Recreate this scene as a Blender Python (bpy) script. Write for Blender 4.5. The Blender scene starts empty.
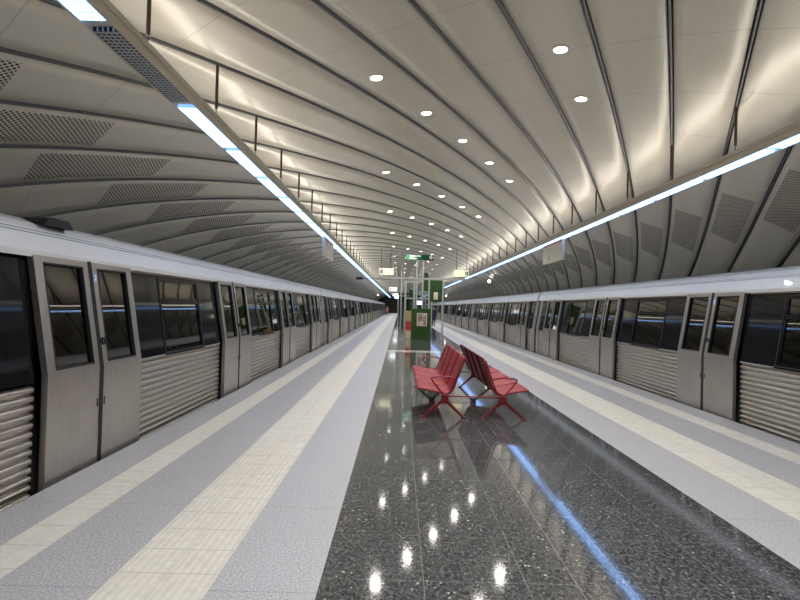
import bpy, bmesh, math, random
from mathutils import Vector, Matrix
random.seed(7)
sc = bpy.context.scene
COL = sc.collection
PI = math.pi

# ------------------------------------------------------------------ materials
def newmat(name):
    m = bpy.data.materials.new(name); m.use_nodes = True
    nt = m.node_tree
    b = nt.nodes.get('Principled BSDF')
    return m, nt, b
def rgba(c): return (c[0], c[1], c[2], 1.0)
def simple(name, col, rough=.5, metal=0., emit=None, estr=0., spec=.5, coat=0.):
    m, nt, b = newmat(name)
    b.inputs['Base Color'].default_value = rgba(col)
    b.inputs['Roughness'].default_value = rough
    b.inputs['Metallic'].default_value = metal
    b.inputs['Specular IOR Level'].default_value = spec
    b.inputs['Coat Weight'].default_value = coat
    if emit:
        b.inputs['Emission Color'].default_value = rgba(emit)
        b.inputs['Emission Strength'].default_value = estr
    return m
class NB:
    """tiny node builder"""
    def __init__(s, nt): s.nt = nt
    def n(s, t, **k):
        x = s.nt.nodes.new(t)
        for a, v in k.items(): setattr(x, a, v)
        return x
    def link(s, a, b): s.nt.links.new(a, b)
    def put(s, sock, v):
        if hasattr(v, 'links') or hasattr(v, 'is_linked'): s.link(v, sock)
        else: sock.default_value = v
    def math(s, op, a, b=None, c=None, clamp=False):
        x = s.n('ShaderNodeMath', operation=op); x.use_clamp = clamp
        s.put(x.inputs[0], a)
        if b is not None: s.put(x.inputs[1], b)
        if c is not None: s.put(x.inputs[2], c)
        return x.outputs[0]
    def mix(s, f, a, b):
        x = s.n('ShaderNodeMix', data_type='RGBA')
        s.put(x.inputs[0], f)
        s.put(x.inputs[6], rgba(a) if isinstance(a, tuple) else a)
        s.put(x.inputs[7], rgba(b) if isinstance(b, tuple) else b)
        return x.outputs[2]
    def pos(s):
        g = s.n('ShaderNodeNewGeometry'); p = s.n('ShaderNodeSeparateXYZ')
        s.link(g.outputs['Position'], p.inputs[0]); return g.outputs['Position'], p.outputs
    def noise(s, vec, scale, detail=2., rough=.5):
        x = s.n('ShaderNodeTexNoise'); s.link(vec, x.inputs['Vector'])
        x.inputs['Scale'].default_value = scale; x.inputs['Detail'].default_value = detail
        x.inputs['Roughness'].default_value = rough; return x.outputs['Fac']
    def scaled(s, vec, sx, sy, sz):
        x = s.n('ShaderNodeMapping'); s.link(vec, x.inputs['Vector']); x.inputs['Scale'].default_value = (sx, sy, sz)
        return x.outputs[0]
    def ramp(s, v, lo, hi):
        x = s.n('ShaderNodeMapRange'); s.put(x.inputs[0], v)
        x.inputs[1].default_value = lo; x.inputs[2].default_value = hi; return x.outputs[0]
    def line(s, v, period, off, width):
        """1 on a thin line repeating every period"""
        a = s.math('ADD', v, -off + width/2)
        a = s.math('FLOORED_MODULO', a, period)
        return s.math('LESS_THAN', a, width)
    def bump(s, h, strength, dist, b):
        x = s.n('ShaderNodeBump'); x.inputs['Strength'].default_value = strength; x.inputs['Distance'].default_value = dist
        s.put(x.inputs['Height'], h); s.link(x.outputs[0], b.inputs['Normal'])

def m_grey_stone():
    m, nt, b = newmat('grey_granite_paving'); N = NB(nt); v, p = N.pos()
    n1 = N.noise(v, 75, 3, .8); n2 = N.noise(v, 1.2, 3)
    c = N.mix(N.ramp(n1, .38, .62), (.19,.195,.22), (.57,.575,.605))
    c = N.mix(N.ramp(n2, .3, .7), c, N.mix(.4, c, (.42,.42,.45)))
    ln = N.line(p[1], 1.2, .5, .006)
    c = N.mix(N.math('MULTIPLY', ln, .6), c, (.12,.12,.12))
    N.link(c, b.inputs['Base Color']); b.inputs['Roughness'].default_value = .36
    b.inputs['Specular IOR Level'].default_value = .45
    return m
def m_tactile(kind):
    m, nt, b = newmat('cream_tactile_' + kind); N = NB(nt); v, p = N.pos()
    n1 = N.noise(v, 14, 4, .6); n2 = N.noise(v, 90, 2)
    c = N.mix(N.ramp(n1, .3, .7), (.58,.56,.51), (.73,.71,.655))
    c = N.mix(N.math('MULTIPLY', N.ramp(n2, .3, .7), .3), c, (.5,.49,.45))
    ly = N.line(p[1], .3, .072, .006)
    if kind == 'ribbed':
        ax = N.math('ABSOLUTE', p[0])
        lx = N.line(ax, .3, .0, .006)
        st = N.math('SINE', N.math('MULTIPLY', ax, 2*PI/.05))
        cells = N.n('ShaderNodeTexWhiteNoise', noise_dimensions='2D')
        cv = N.n('ShaderNodeCombineXYZ')
        N.link(N.math('FLOOR', N.math('DIVIDE', ax, .3)), cv.inputs[0]); N.link(N.math('FLOOR', N.math('DIVIDE', p[1], .3)), cv.inputs[1])
        N.link(cv.outputs[0], cells.inputs['Vector'])
        c = N.mix(N.math('MULTIPLY', cells.outputs['Value'], .22), c, (.5,.48,.43))
        c = N.mix(N.math('MULTIPLY', N.ramp(st, .2, .9), .10), c, (.30,.29,.27))
        jn = N.math('MAXIMUM', ly, N.math('MULTIPLY', lx, .7))
        h = st
    else:
        a = N.math('SINE', N.math('MULTIPLY', N.math('ADD', p[0], p[1]), 2*PI/.06))
        d = N.math('SINE', N.math('MULTIPLY', N.math('SUBTRACT', p[0], p[1]), 2*PI/.06))
        h = N.math('MULTIPLY', a, d)
        c = N.mix(N.math('MULTIPLY', N.ramp(h, 0., 1.), .12), c, (.35,.34,.31))
        jn = ly
    c = N.mix(N.math('MULTIPLY', jn, .55), c, (.12,.11,.1))
    N.link(c, b.inputs['Base Color']); b.inputs['Roughness'].default_value = .45
    N.bump(h, .25, .004, b)
    return m
def m_dark_granite():
    m, nt, b = newmat('polished_black_granite'); N = NB(nt); v, p = N.pos()
    n0 = N.noise(N.scaled(v, 1, .7, 1), 3.0, 6, .65)
    n1 = N.noise(N.scaled(v, 1.5, 1, 1), 26, 5, .8)
    vo = N.n('ShaderNodeTexVoronoi'); N.link(N.scaled(v, 1, .8, 1), vo.inputs['Vector']); vo.inputs['Scale'].default_value = 20
    vo.inputs['Randomness'].default_value = 1
    fl = N.math('LESS_THAN', vo.outputs['Distance'], N.math('MULTIPLY', N.ramp(n0, .4, .75), .3))
    n3 = N.noise(v, 55, 3, .75)
    c = N.mix(N.ramp(n1, .46, .72), (.014,.017,.021), (.19,.197,.207))
    c = N.mix(N.math('MULTIPLY', N.ramp(n3, .54, .66), .6), c, (.26,.265,.27))
    c = N.mix(N.math('MULTIPLY', fl, .7), c, (.5,.5,.49))
    # tile tone
    wn = N.n('ShaderNodeTexWhiteNoise', noise_dimensions='2D'); cv = N.n('ShaderNodeCombineXYZ')
    N.link(N.math('FLOOR', N.math('DIVIDE', N.math('ADD', p[0], .3), .6)), cv.inputs[0])
    N.link(N.math('FLOOR', N.math('DIVIDE', N.math('ADD', p[1], -.06), .6)), cv.inputs[1]); N.link(cv.outputs[0], wn.inputs['Vector'])
    c = N.mix(N.math('MULTIPLY', wn.outputs['Value'], .35), c, N.mix(.5, c, (.10,.105,.11)))
    lx = N.line(p[0], .6, -.3, .005); ly = N.line(p[1], .6, .06, .005)
    lc = N.math('LESS_THAN', N.math('ABSOLUTE', p[0]), .003)
    jn = N.math('MAXIMUM', N.math('MAXIMUM', lx, N.math('MULTIPLY', ly, .7)), lc)
    c = N.mix(N.math('MULTIPLY', jn, .5), c, (.30,.31,.32))
    band = N.math('LESS_THAN', N.math('ABSOLUTE', N.math('ADD', p[1], -18.7)), .42)
    c = N.mix(band, c, (.6,.58,.52))
    N.link(c, b.inputs['Base Color'])
    b.inputs['Roughness'].default_value = .07
    b.inputs['Specular IOR Level'].default_value = .85
    wv = N.noise(N.scaled(v, 1.2, 1.6, 1), 2.6, 1, .4)
    N.bump(wv, .22, .0013, b)
    return m
QP = 1.61; TQ = 1.85; Q0 = .70          # rib period along the track, slant, phase
def m_ceiling():
    m, nt, b = newmat('beige_enamel_ceiling_panel'); N = NB(nt)
    uv = N.n('ShaderNodeUVMap'); sp = N.n('ShaderNodeSeparateXYZ'); N.link(uv.outputs[0], sp.inputs[0])
    S, Q = sp.outputs[0], sp.outputs[1]
    v, p = N.pos()
    d = N.math('ADD', Q, N.math('MULTIPLY', S, TQ))
    # seams across each strip (perpendicular to the ribs)
    r = N.math('ADD', N.math('MULTIPLY', S, .475), N.math('MULTIPLY', d, .88))
    seam = N.line(r, 1.35, .35, .009)
    n1 = N.noise(v, .8, 2)
    c = N.mix(n1, (.69,.635,.52), (.74,.685,.565))
    wn = N.n('ShaderNodeTexWhiteNoise', noise_dimensions='2D'); cv = N.n('ShaderNodeCombineXYZ')
    N.link(N.math('FLOOR', N.math('DIVIDE', N.math('ADD', r, -.35), 1.35)), cv.inputs[0])
    fr = N.math('DIVIDE', N.math('SUBTRACT', Q, Q0), QP)
    N.link(N.math('FLOOR', fr), cv.inputs[1]); N.link(cv.outputs[0], wn.inputs['Vector'])
    c = N.mix(N.math('MULTIPLY', wn.outputs['Value'], .12), c, (.62,.57,.465))
    c = N.mix(N.math('MULTIPLY', seam, .45), c, (.1,.095,.08))
    # perforated field on the haunches
    f = N.math('FRACT', fr)
    sh = N.math('ADD', S, N.math('MULTIPLY', N.math('SUBTRACT', f, .5), .42*QP))
    aS = N.math('ABSOLUTE', sh)
    inb = N.math('MULTIPLY', N.math('GREATER_THAN', aS, S_LO), N.math('LESS_THAN', aS, S_HI))
    inf = N.math('MULTIPLY', N.math('GREATER_THAN', f, .16), N.math('LESS_THAN', f, .86))
    msk = N.math('MULTIPLY', inb, inf)
    pr = .062
    a1 = N.math('SINE', N.math('MULTIPLY', N.math('ADD', r, N.math('MULTIPLY', Q, .475)), PI/pr))
    a2 = N.math('SINE', N.math('MULTIPLY', N.math('SUBTRACT', r, N.math('MULTIPLY', Q, .475)), PI/pr))
    dots = N.math('GREATER_THAN', N.math('ABSOLUTE', N.math('MULTIPLY', a1, a2)), .46)
    hole = N.math('MULTIPLY', msk, dots)
    c = N.mix(hole, c, (.045,.04,.033))
    N.link(c, b.inputs['Base Color'])
    b.inputs['Metallic'].default_value = .12
    rg = N.math('ADD', .30, N.math('MULTIPLY', hole, .5)); N.link(rg, b.inputs['Roughness'])
    b.inputs['Specular IOR Level'].default_value = .6
    wv = N.noise(N.scaled(v, 1.0, 1.0, 1), 1.1, 1.5, .4)
    N.bump(wv, .5, .05, b)
    return m
def m_steel(name, base, rough, streak=True):
    m, nt, b = newmat(name); N = NB(nt)
    tc = N.n('ShaderNodeTexCoord'); v = tc.outputs['Object']
    n1 = N.noise(N.scaled(v, 60, 60, 1.5), 1, 3, .6); n2 = N.noise(v, 2.2, 4, .6)
    k = .8
    c = N.mix(N.ramp(n1, .3, .7), tuple(x*k for x in base), base)
    c = N.mix(N.math('MULTIPLY', N.ramp(n2, .4, .75), .4), c, tuple(x*.68 for x in base))
    N.link(c, b.inputs['Base Color']); b.inputs['Metallic'].default_value = .85
    N.link(N.math('ADD', rough, N.math('MULTIPLY', n2, .12)), b.inputs['Roughness'])
    return m
def m_glass(name, tint, refl):
    m = bpy.data.materials.new(name); m.use_nodes = True; nt = m.node_tree; nt.nodes.clear(); N = NB(nt)
    out = N.n('ShaderNodeOutputMaterial'); mx = N.n('ShaderNodeMixShader')
    tr = N.n('ShaderNodeBsdfTransparent'); tr.inputs[0].default_value = rgba(tint)
    gl = N.n('ShaderNodeBsdfGlossy'); gl.inputs['Roughness'].default_value = .02; gl.inputs[0].default_value = (.9,.86,.80,1)
    fr = N.n('ShaderNodeFresnel'); fr.inputs[0].default_value = refl
    N.link(fr.outputs[0], mx.inputs[0]); N.link(tr.outputs[0], mx.inputs[1]); N.link(gl.outputs[0], mx.inputs[2])
    N.link(mx.outputs[0], out.inputs[0]); return m
def m_moss():
    m, nt, b = newmat('green_moss_foliage'); N = NB(nt); tc = N.n('ShaderNodeTexCoord')
    n1 = N.noise(tc.outputs['Object'], 30, 5, .7)
    N.link(N.mix(N.ramp(n1, .35, .65), (.010,.035,.006), (.045,.13,.02)), b.inputs['Base Color'])
    b.inputs['Roughness'].default_value = .9; N.bump(n1, 1, .05, b); return m
def m_picture(name, cols, scale):
    m, nt, b = newmat(name); N = NB(nt); tc = N.n('ShaderNodeTexCoord')
    n1 = N.noise(tc.outputs['Object'], scale, 3, .6); cr = N.n('ShaderNodeValToRGB')
    N.link(n1, cr.inputs[0]); els = cr.color_ramp.elements
    while len(els) < len(cols): els.new(.5)
    for i, c in enumerate(cols):
        els[i].position = .32 + .36*i/(len(cols)-1); els[i].color = rgba(c)
    N.link(cr.outputs[0], b.inputs['Base Color']); b.inputs['Roughness'].default_value = .4; return m
def m_red():
    m, nt, b = newmat('red_lacquered_steel'); N = NB(nt); tc = N.n('ShaderNodeTexCoord')
    n1 = N.noise(tc.outputs['Object'], 6, 2)
    N.link(N.mix(n1, (.20,.008,.016), (.27,.012,.021)), b.inputs['Base Color'])
    b.inputs['Roughness'].default_value = .38; b.inputs['Specular IOR Level'].default_value = .3; return m
def m_lamp(name, col, strength, louver=False):
    m, nt, b = newmat(name); N = NB(nt)
    b.inputs['Base Color'].default_value = (.6,.65,.7,1)
    b.inputs['Emission Strength'].default_value = strength
    if louver:
        v, p = N.pos()
        ly = N.line(p[1], .125, .0, .012)
        lx = N.line(p[0], .05, .0, .007)
        c = N.mix(N.math('MAXIMUM', ly, lx), col, tuple(x*.18 for x in col))
        N.link(c, b.inputs['Emission Color'])
    else: b.inputs['Emission Color'].default_value = rgba(col)
    return m

# vault cross-section: half ellipse, arc-length table
EA, EB, EZ = 7.05, 3.5, 1.2
ZBOT = -1.2
def build_profile():
    pts = []
    n = 400
    for i in range(n+1):
        t = PI/2*i/n
        pts.append((EA*math.sin(t), EZ+EB*math.cos(t)))
    for j in range(1, 13): pts.append((EA, EZ-(EZ-ZBOT)*j/12))
    s = [0.]
    for a, c in zip(pts, pts[1:]): s.append(s[-1]+math.hypot(c[0]-a[0], c[1]-a[1]))
    return pts, s
PRO, PS = build_profile(); SMAX = PS[-1]
import bisect
def prof(s):
    sg = 1 if s >= 0 else -1; a = min(abs(s), SMAX)
    i = min(max(bisect.bisect_right(PS, a)-1, 0), len(PS)-2)
    f = (a-PS[i])/(PS[i+1]-PS[i]); p, q = PRO[i], PRO[i+1]
    u = p[0]+(q[0]-p[0])*f; z = p[1]+(q[1]-p[1])*f
    dx, dz = q[0]-p[0], q[1]-p[1]; L = math.hypot(dx, dz)
    return sg*u, z, (sg*(-dz)/L, dx/L)      # outward normal (x,z)
def s_of_u(u):
    a = abs(u)
    for i in range(400):
        if PRO[i+1][0] >= a:
            f = (a-PRO[i][0])/(PRO[i+1][0]-PRO[i][0]); return math.copysign(PS[i]+f*(PS[i+1]-PS[i]), u)
S_LO, S_HI = s_of_u(4.92), s_of_u(5.74)

M = {}
M['grey'] = m_grey_stone(); M['ribbed'] = m_tactile('ribbed'); M['studded'] = m_tactile('studded')
M['granite'] = m_dark_granite(); M['ceil'] = m_ceiling()
M['rib'] = simple('dark_metal_rib', (.16,.165,.17), .35, .6)
M['ribedge'] = simple('rib_edge_metal', (.25,.26,.27), .3, .8)
M['backing'] = simple('dark_backing', (.04,.038,.033), .9)
M['concrete'] = simple('dark_concrete', (.05,.048,.045), .9)
M['steel'] = m_steel('brushed_stainless', (.50,.47,.44), .30)
M['steel_side'] = m_steel('dull_stainless', (.34,.32,.30), .4)
M['corr'] = simple('corrugated_stainless', (.48,.45,.41), .3, .95)
M['white'] = simple('white_car_paint', (.86,.89,.93), .28, 0, coat=.5)
M['whiteline'] = simple('roof_groove', (.28,.30,.34), .5)
M['black'] = simple('black_rubber', (.012,.012,.014), .5)
M['blackgloss'] = simple('black_glazed_band', (.008,.009,.011), .06, 0, spec=.18)
M['bronze'] = simple('bronze_trim', (.42,.34,.27), .3, .9)
M['glass'] = m_glass('train_glass', (.26,.25,.24), 1.75)
M['interior'] = simple('interior_lining', (.34,.32,.28), .5)
M['interior_dark'] = simple('interior_floor', (.06,.06,.065), .5)
M['seatblue'] = simple('moulded_train_seat', (.10,.06,.05), .5)
M['pole'] = simple('pale_grab_pole', (.75,.74,.70), .25, .3)
M['red'] = m_red(); M['redframe'] = simple('dark_red_frame', (.20,.015,.022), .3, .2, coat=.3)
M['beige'] = simple('beige_trunking', (.58,.53,.43), .4, .1)
M['darkmetal'] = simple('dark_bronze_rod', (.07,.055,.045), .4, .6)
M['strip'] = m_lamp('cool_strip_light', (.22,.47,1.0), 4.2, True)
M['added_uplight'] = m_lamp('added_warm_uplight', (1.0,.96,.90), 3.4)  # glow for the added strips that brighten the vault
M['down'] = m_lamp('warm_downlight', (1.0,.95,.87), 14.)
M['white_trim'] = simple('white_trim_ring', (.8,.79,.74), .4)
M['grey_metal'] = simple('painted_grey_post', (.50,.52,.53), .35, .4)
M['sign_green'] = simple('green_sign_face', (.01,.12,.045), .4, emit=(.02,.30,.10), estr=.05)
M['sign_white'] = simple('white_sign_print', (.85,.85,.82), .4, emit=(.9,.95,.85), estr=.35)
M['sign_yellow'] = simple('lit_cream_yellow_sign', (.8,.78,.5), .4, emit=(.95,.93,.6), estr=.6)
M['sign_dark'] = simple('sign_black_print', (.02,.02,.02), .5)
M['cream'] = simple('cream_sign_board', (.70,.66,.58), .4)
M['orange'] = simple('orange_sign_band', (.55,.16,.07), .4)
M['moss'] = m_moss()
M['photo'] = m_picture('framed_colour_print', [(.30,.04,.06), (.75,.66,.55), (.12,.10,.12), (.62,.25,.22), (.8,.76,.7)], 3.5)
M['photo2'] = m_picture('pale_print', [(.5,.36,.25), (.8,.74,.62), (.65,.3,.22)], 9)
M['screen'] = simple('lit_white_screen', (.8,.85,.9), .3, emit=(.85,.95,1.), estr=1.6)
M['sticker'] = simple('blue_white_sticker', (.35,.42,.7), .4)
M['navy'] = simple('navy_cloth', (.02,.018,.07), .8)
M['pink'] = simple('dusty_pink_cloth', (.45,.20,.20), .8)
M['skin'] = simple('skin', (.50,.30,.22), .5)
M['hair'] = simple('dark_hair', (.015,.012,.01), .6)
M['bulb'] = m_lamp('service_lamp_bulb', (1., .93, .8), 7.)
M['warmbulb'] = m_lamp('warm_service_lamp', (1., .66, .34), 30.)
M['clearglass'] = m_glass('shaft_glass', (.86,.92,.9), 1.35)
def m_unlit():
    m, nt, b = newmat('unlit_louver'); N = NB(nt); v, p = N.pos()
    ly = N.line(p[1], .05, 0, .02); lx = N.line(p[0], .04, 0, .012)
    c = N.mix(N.math('MAXIMUM', ly, lx), (.02,.02,.02), (.5,.5,.5))
    N.link(c, b.inputs['Base Color']); b.inputs['Metallic'].default_value = .6; b.inputs['Roughness'].default_value = .3; return m
M['unlit'] = m_unlit()

# ------------------------------------------------------------------ mesh helpers
class MB:
    def __init__(s): s.v = []; s.f = []; s.mi = []; s.sm = []
    def add(s, vs, fs, mi=0, smooth=False):
        o = len(s.v); s.v += [tuple(x) for x in vs]
        for f in fs: s.f.append([i+o for i in f]); s.mi.append(mi); s.sm.append(smooth)
    def box(s, x0, x1, y0, y1, z0, z1, mi=0):
        vs = [(x, y, z) for x in (x0, x1) for y in (y0, y1) for z in (z0, z1)]
        s.add(vs, [(0,1,3,2),(4,6,7,5),(0,4,5,1),(2,3,7,6),(0,2,6,4),(1,5,7,3)], mi)
    def hexa(s, P, mi=0):   # P: 8 points ordered like box
        s.add(P, [(0,1,3,2),(4,6,7,5),(0,4,5,1),(2,3,7,6),(0,2,6,4),(1,5,7,3)], mi)
    def extr(s, poly, y0, y1, mi=0, cap=True, smooth=False, closed=True):   # poly in (x,z) extruded along y
        n = len(poly); vs = [(x, y0, z) for x, z in poly]+[(x, y1, z) for x, z in poly]
        fs = [(i, (i+1) % n, n+(i+1) % n, n+i) for i in range(n if closed else n-1)]
        s.add(vs, fs, mi, smooth)
        if cap and closed: s.add(vs[:n], [tuple(range(n))], mi); s.add(vs[n:], [tuple(range(n))[::-1]], mi)
    def tube(s, pts, r, n=8, mi=0, cap=True, closed=False):
        pts = [Vector(p) for p in pts]; rings = []
        rr = r if isinstance(r, (list, tuple)) else [r]*len(pts)
        prev = None
        for i, p in enumerate(pts):
            if closed: t = pts[(i+1) % len(pts)]-pts[i-1]
            else: t = (pts[min(i+1, len(pts)-1)]-pts[max(i-1, 0)])
            t.normalize()
            if prev is None:
                a = Vector((0,0,1)) if abs(t.z) < .9 else Vector((1,0,0))
                nx = t.cross(a).normalized()
            else: nx = (prev - t*prev.dot(t)).normalized()
            prev = nx; ny = t.cross(nx)
            rings.append([p+(nx*math.cos(2*PI*k/n)+ny*math.sin(2*PI*k/n))*rr[i] for k in range(n)])
        vs = [q for R in rings for q in R]; fs = []
        m = len(rings)
        for i in range(m if closed else m-1):
            j = (i+1) % m
            for k in range(n): fs.append((i*n+k, i*n+(k+1) % n, j*n+(k+1) % n, j*n+k))
        s.add(vs, fs, mi, True)
        if cap and not closed: s.add(rings[0], [tuple(range(n))[::-1]], mi); s.add(rings[-1], [tuple(range(n))], mi)
    def build(s, name, mats, parent=None, bevel=0):
        me = bpy.data.meshes.new(name); me.from_pydata(s.v, [], s.f)
        if not isinstance(mats, (list, tuple)): mats = [mats]
        for m in mats: me.materials.append(m)
        me.polygons.foreach_set('material_index', s.mi); me.polygons.foreach_set('use_smooth', s.sm)
        me.update()
        bm = bmesh.new(); bm.from_mesh(me); bmesh.ops.recalc_face_normals(bm, faces=bm.faces); bm.to_mesh(me); bm.free()
        o = bpy.data.objects.new(name, me); COL.objects.link(o)
        if parent: o.parent = parent
        if bevel:
            md = o.modifiers.new('bevel', 'BEVEL'); md.width = bevel; md.segments = 2; md.limit_method = 'ANGLE'
        return o
def tag(o, label, cat, group=None):
    o['label'] = label; o['category'] = cat
    if group: o['group'] = group
    return o
def empty(name, loc=(0,0,0), rz=0):
    o = bpy.data.objects.new(name, None); o.location = loc; o.rotation_euler = (0,0,rz); o.empty_display_size = .2
    COL.objects.link(o); return o
def struct(o): o['kind'] = 'structure'; return o
def copy_tree(o, parent=None):
    c = o.copy(); COL.objects.link(c); c.parent = parent
    for ch in list(KIDS(o)): copy_tree(ch, c)
    return c
_kid = {}
def KIDS(o):
    if o.name not in _kid: _kid[o.name] = [x for x in COL.objects if x.parent == o]
    return _kid[o.name]

Y0, Y1 = -14., 122.     # the part of the station that is built
PE = 4.0                # half width of the platform
# ------------------------------------------------------------------ floor
def strip_floor(name, xs, mats_i, mats):
    b = MB()
    for (a, c), mi in zip(zip(xs, xs[1:]), mats_i):
        b.add([(a, Y0, 0), (c, Y0, 0), (c, Y1, 0), (a, Y1, 0)], [(0,1,2,3)], mi)
    x0, x1 = xs[0], xs[-1]
    b.add([(x0,Y0,0),(x0,Y1,0),(x0,Y1,-.12),(x0,Y0,-.12)], [(0,1,2,3)], 1)
    b.add([(x1,Y0,0),(x1,Y1,0),(x1,Y1,-.12),(x1,Y0,-.12)], [(0,1,2,3)], 1)
    b.add([(x0,Y0,-.12),(x1,Y0,-.12),(x1,Y1,-.12),(x0,Y1,-.12)], [(0,1,2,3)], 4)
    return struct(b.build(name, mats))
strip_floor('floor', [-4.0,-3.6,-3.3,-2.7,-2.1,-1.5,1.5,2.1,2.7,3.3,3.6,4.0], [1,3,1,2,1,0,1,2,1,3,1],
            [M['granite'], M['grey'], M['ribbed'], M['studded'], M['concrete']])
b = MB(); b.box(-3.8, 3.8, Y0, Y1, -1.2, -.12); struct(b.build('trim_1', M['concrete']))
b = MB(); b.box(-EA-.2, EA+.2, Y0-6, Y1+6, -1.3, -1.2); struct(b.build('floor_track_bed', M['concrete']))
# ------------------------------------------------------------------ vaulted ceiling: slanted strips, ribs in the gaps
GAP = .115
def ceiling():
    NS = 84; ss = [-SMAX+2*SMAX*i/NS for i in range(NS+1)]
    P = [prof(s) for s in ss]
    k0 = int((Y0-SMAX*TQ-4-Q0)/QP); k1 = int((Y1+SMAX*TQ+4-Q0)/QP)
    V = []; F = []; UV = []
    rb = MB()
    across = [0, .012, .25, .5, .75, .988, 1.]
    for k in range(k0, k1):
        qa = Q0+k*QP+GAP/2; qb = Q0+(k+1)*QP-GAP/2
        o = len(V); na = len(across)
        for s, (u, z, n) in zip(ss, P):
            for t in across:
                q = qa+(qb-qa)*t
                off = (.014 if t in (0, 1.) else 0) + .012*((2*t-1)**2)
                V.append((u+n[0]*off, q+s*TQ, z+n[1]*off)); UV.append((s, q))
        # keep only cells inside the hall
        for i in range(NS):
            ym = V[o+i*na][1]
            if ym < Y0-3 or ym > Y1+3: continue
            for j in range(na-1):
                a = o+i*na+j; F.append((a, a+1, a+na+1, a+na))
        # rib in the gap at Q0+k*QP
        q = Q0+k*QP
        vs = []; fs = []; m = []
        lay = [(-GAP/2-.02, .05), (-GAP*.22, .05), (-GAP*.22, -.004), (GAP*.22, -.004), (GAP*.22, .05), (GAP/2+.02, .05)]
        nl = len(lay)
        for s, (u, z, n) in zip(ss, P):
            for dq, off in lay: vs.append((u+n[0]*off, q+dq+s*TQ, z+n[1]*off))
        for i in range(NS):
            ym = vs[i*nl][1]
            if ym < Y0-3 or ym > Y1+3: continue
            for j in range(nl-1):
                a = i*nl+j; fs.append((a, a+1, a+nl+1, a+nl)); m.append(1 if j in (0, 4) else 0)
        o2 = len(rb.v); rb.v += vs
        for f, mi in zip(fs, m): rb.f.append([x+o2 for x in f]); rb.mi.append(mi); rb.sm.append(True)
    me = bpy.data.meshes.new('ceiling'); me.from_pydata(V, [], F); me.materials.append(M['ceil'])
    ul = me.uv_layers.new(name='UVMap')
    li = [0]*len(me.loops); me.loops.foreach_get('vertex_index', li)
    flat = []
    for i in li: flat += UV[i]
    ul.data.foreach_set('uv', flat)
    me.polygons.foreach_set('use_smooth', [True]*len(me.polygons)); me.update()
    o = bpy.data.objects.new('ceiling', me); COL.objects.link(o); struct(o)
    struct(rb.build('trim_2', [M['rib'], M['backing']]))
    # outer shell behind the panels
    b = MB(); vs = []; fs = []
    for u, z, n in P: vs += [(u+n[0]*.16, Y0-6, z+n[1]*.16), (u+n[0]*.16, Y1+6, z+n[1]*.16)]
    for i in range(NS): fs.append((2*i, 2*i+1, 2*i+3, 2*i+2))
    b.add(vs, fs); struct(b.build('wall_shell', M['backing']))
ceiling()
for nm, y in (('wall_far', Y1), ('wall_back', Y0)):
    b = MB()
    pts = [(prof(-SMAX+2*SMAX*i/40)[0], prof(-SMAX+2*SMAX*i/40)[1]) for i in range(41)]
    b.extr(pts, y, y+.2); struct(b.build(nm, M['concrete']))

# ------------------------------------------------------------------ downlights
def downlight():
    t = empty('downlight')
    b = MB(); n = 20
    for r0, r1, z0, z1 in ((.079, .080, .004, -.022), (.080, .098, -.022, -.018), (.098, .102, -.018, .0)):
        vs = [(r0*math.cos(2*PI*i/n), r0*math.sin(2*PI*i/n), z0) for i in range(n)]+[(r1*math.cos(2*PI*i/n), r1*math.sin(2*PI*i/n), z1) for i in range(n)]
        b.add(vs, [(i, (i+1) % n, n+(i+1) % n, n+i) for i in range(n)], 0, True)
    b.build('trim_ring', M['white_trim'], t)
    b = MB(); vs = [(.078*math.cos(2*PI*i/n), .078*math.sin(2*PI*i/n), -.008) for i in range(n)]
    b.add(vs, [tuple(range(n))]); vs2 = [(x, y, .02) for x, y, z in vs]; b.add(vs2, [tuple(range(n))])
    b.add(vs+vs2, [(i, (i+1) % n, n+(i+1) % n, n+i) for i in range(n)])
    b.build('lens', M['down'], t)
    ld = bpy.data.lights.new('downlight_beam', 'SPOT'); ld.energy = 118; ld.color = (1, .95, .87)
    ld.spot_size = math.radians(150); ld.spot_blend = 1.0; ld.shadow_soft_size = .07
    lo = bpy.data.objects.new('beam', ld); COL.objects.link(lo); lo.parent = t; lo.location = (0, 0, -.035)
    return t
dl = downlight(); used = False
for k in range(-2, 26):
    D = Q0+QP*2.5+k*QP*3
    for u in (-1.47, -.74, 0., .73, 1.42):
        s = s_of_u(u) if u else 0.
        y = D+s*TQ
        if not (Y0+1 < y < Y1-4): continue
        if not (y > 3.0): continue
        x, z, n = prof(s)
        o = dl if not used else copy_tree(dl); used = True
        o.location = (x, y, z+.003); o.rotation_euler = (0, math.atan2(n[0], n[1]), 0)
        tag(o, 'small round lit downlight recessed in the diagonal rows of the vaulted ceiling', 'downlight', 'ceiling downlights')
# lamps of the rows outside the picture, behind the camera
for k in range(-2, 2):
    D = Q0+QP*2.5+k*QP*3
    for u in (-1.47, -.74, 0., .73, 1.42):
        s = s_of_u(u) if u else 0.; y = D+s*TQ
        if Y0+1 < y <= 3.0:
            x, z, n = prof(s); o = copy_tree(dl); o.location = (x, y, z+.003); o.rotation_euler = (0, math.atan2(n[0], n[1]), 0)
            tag(o, 'small round lit downlight recessed in the diagonal rows of the vaulted ceiling', 'downlight', 'ceiling downlights')

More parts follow.
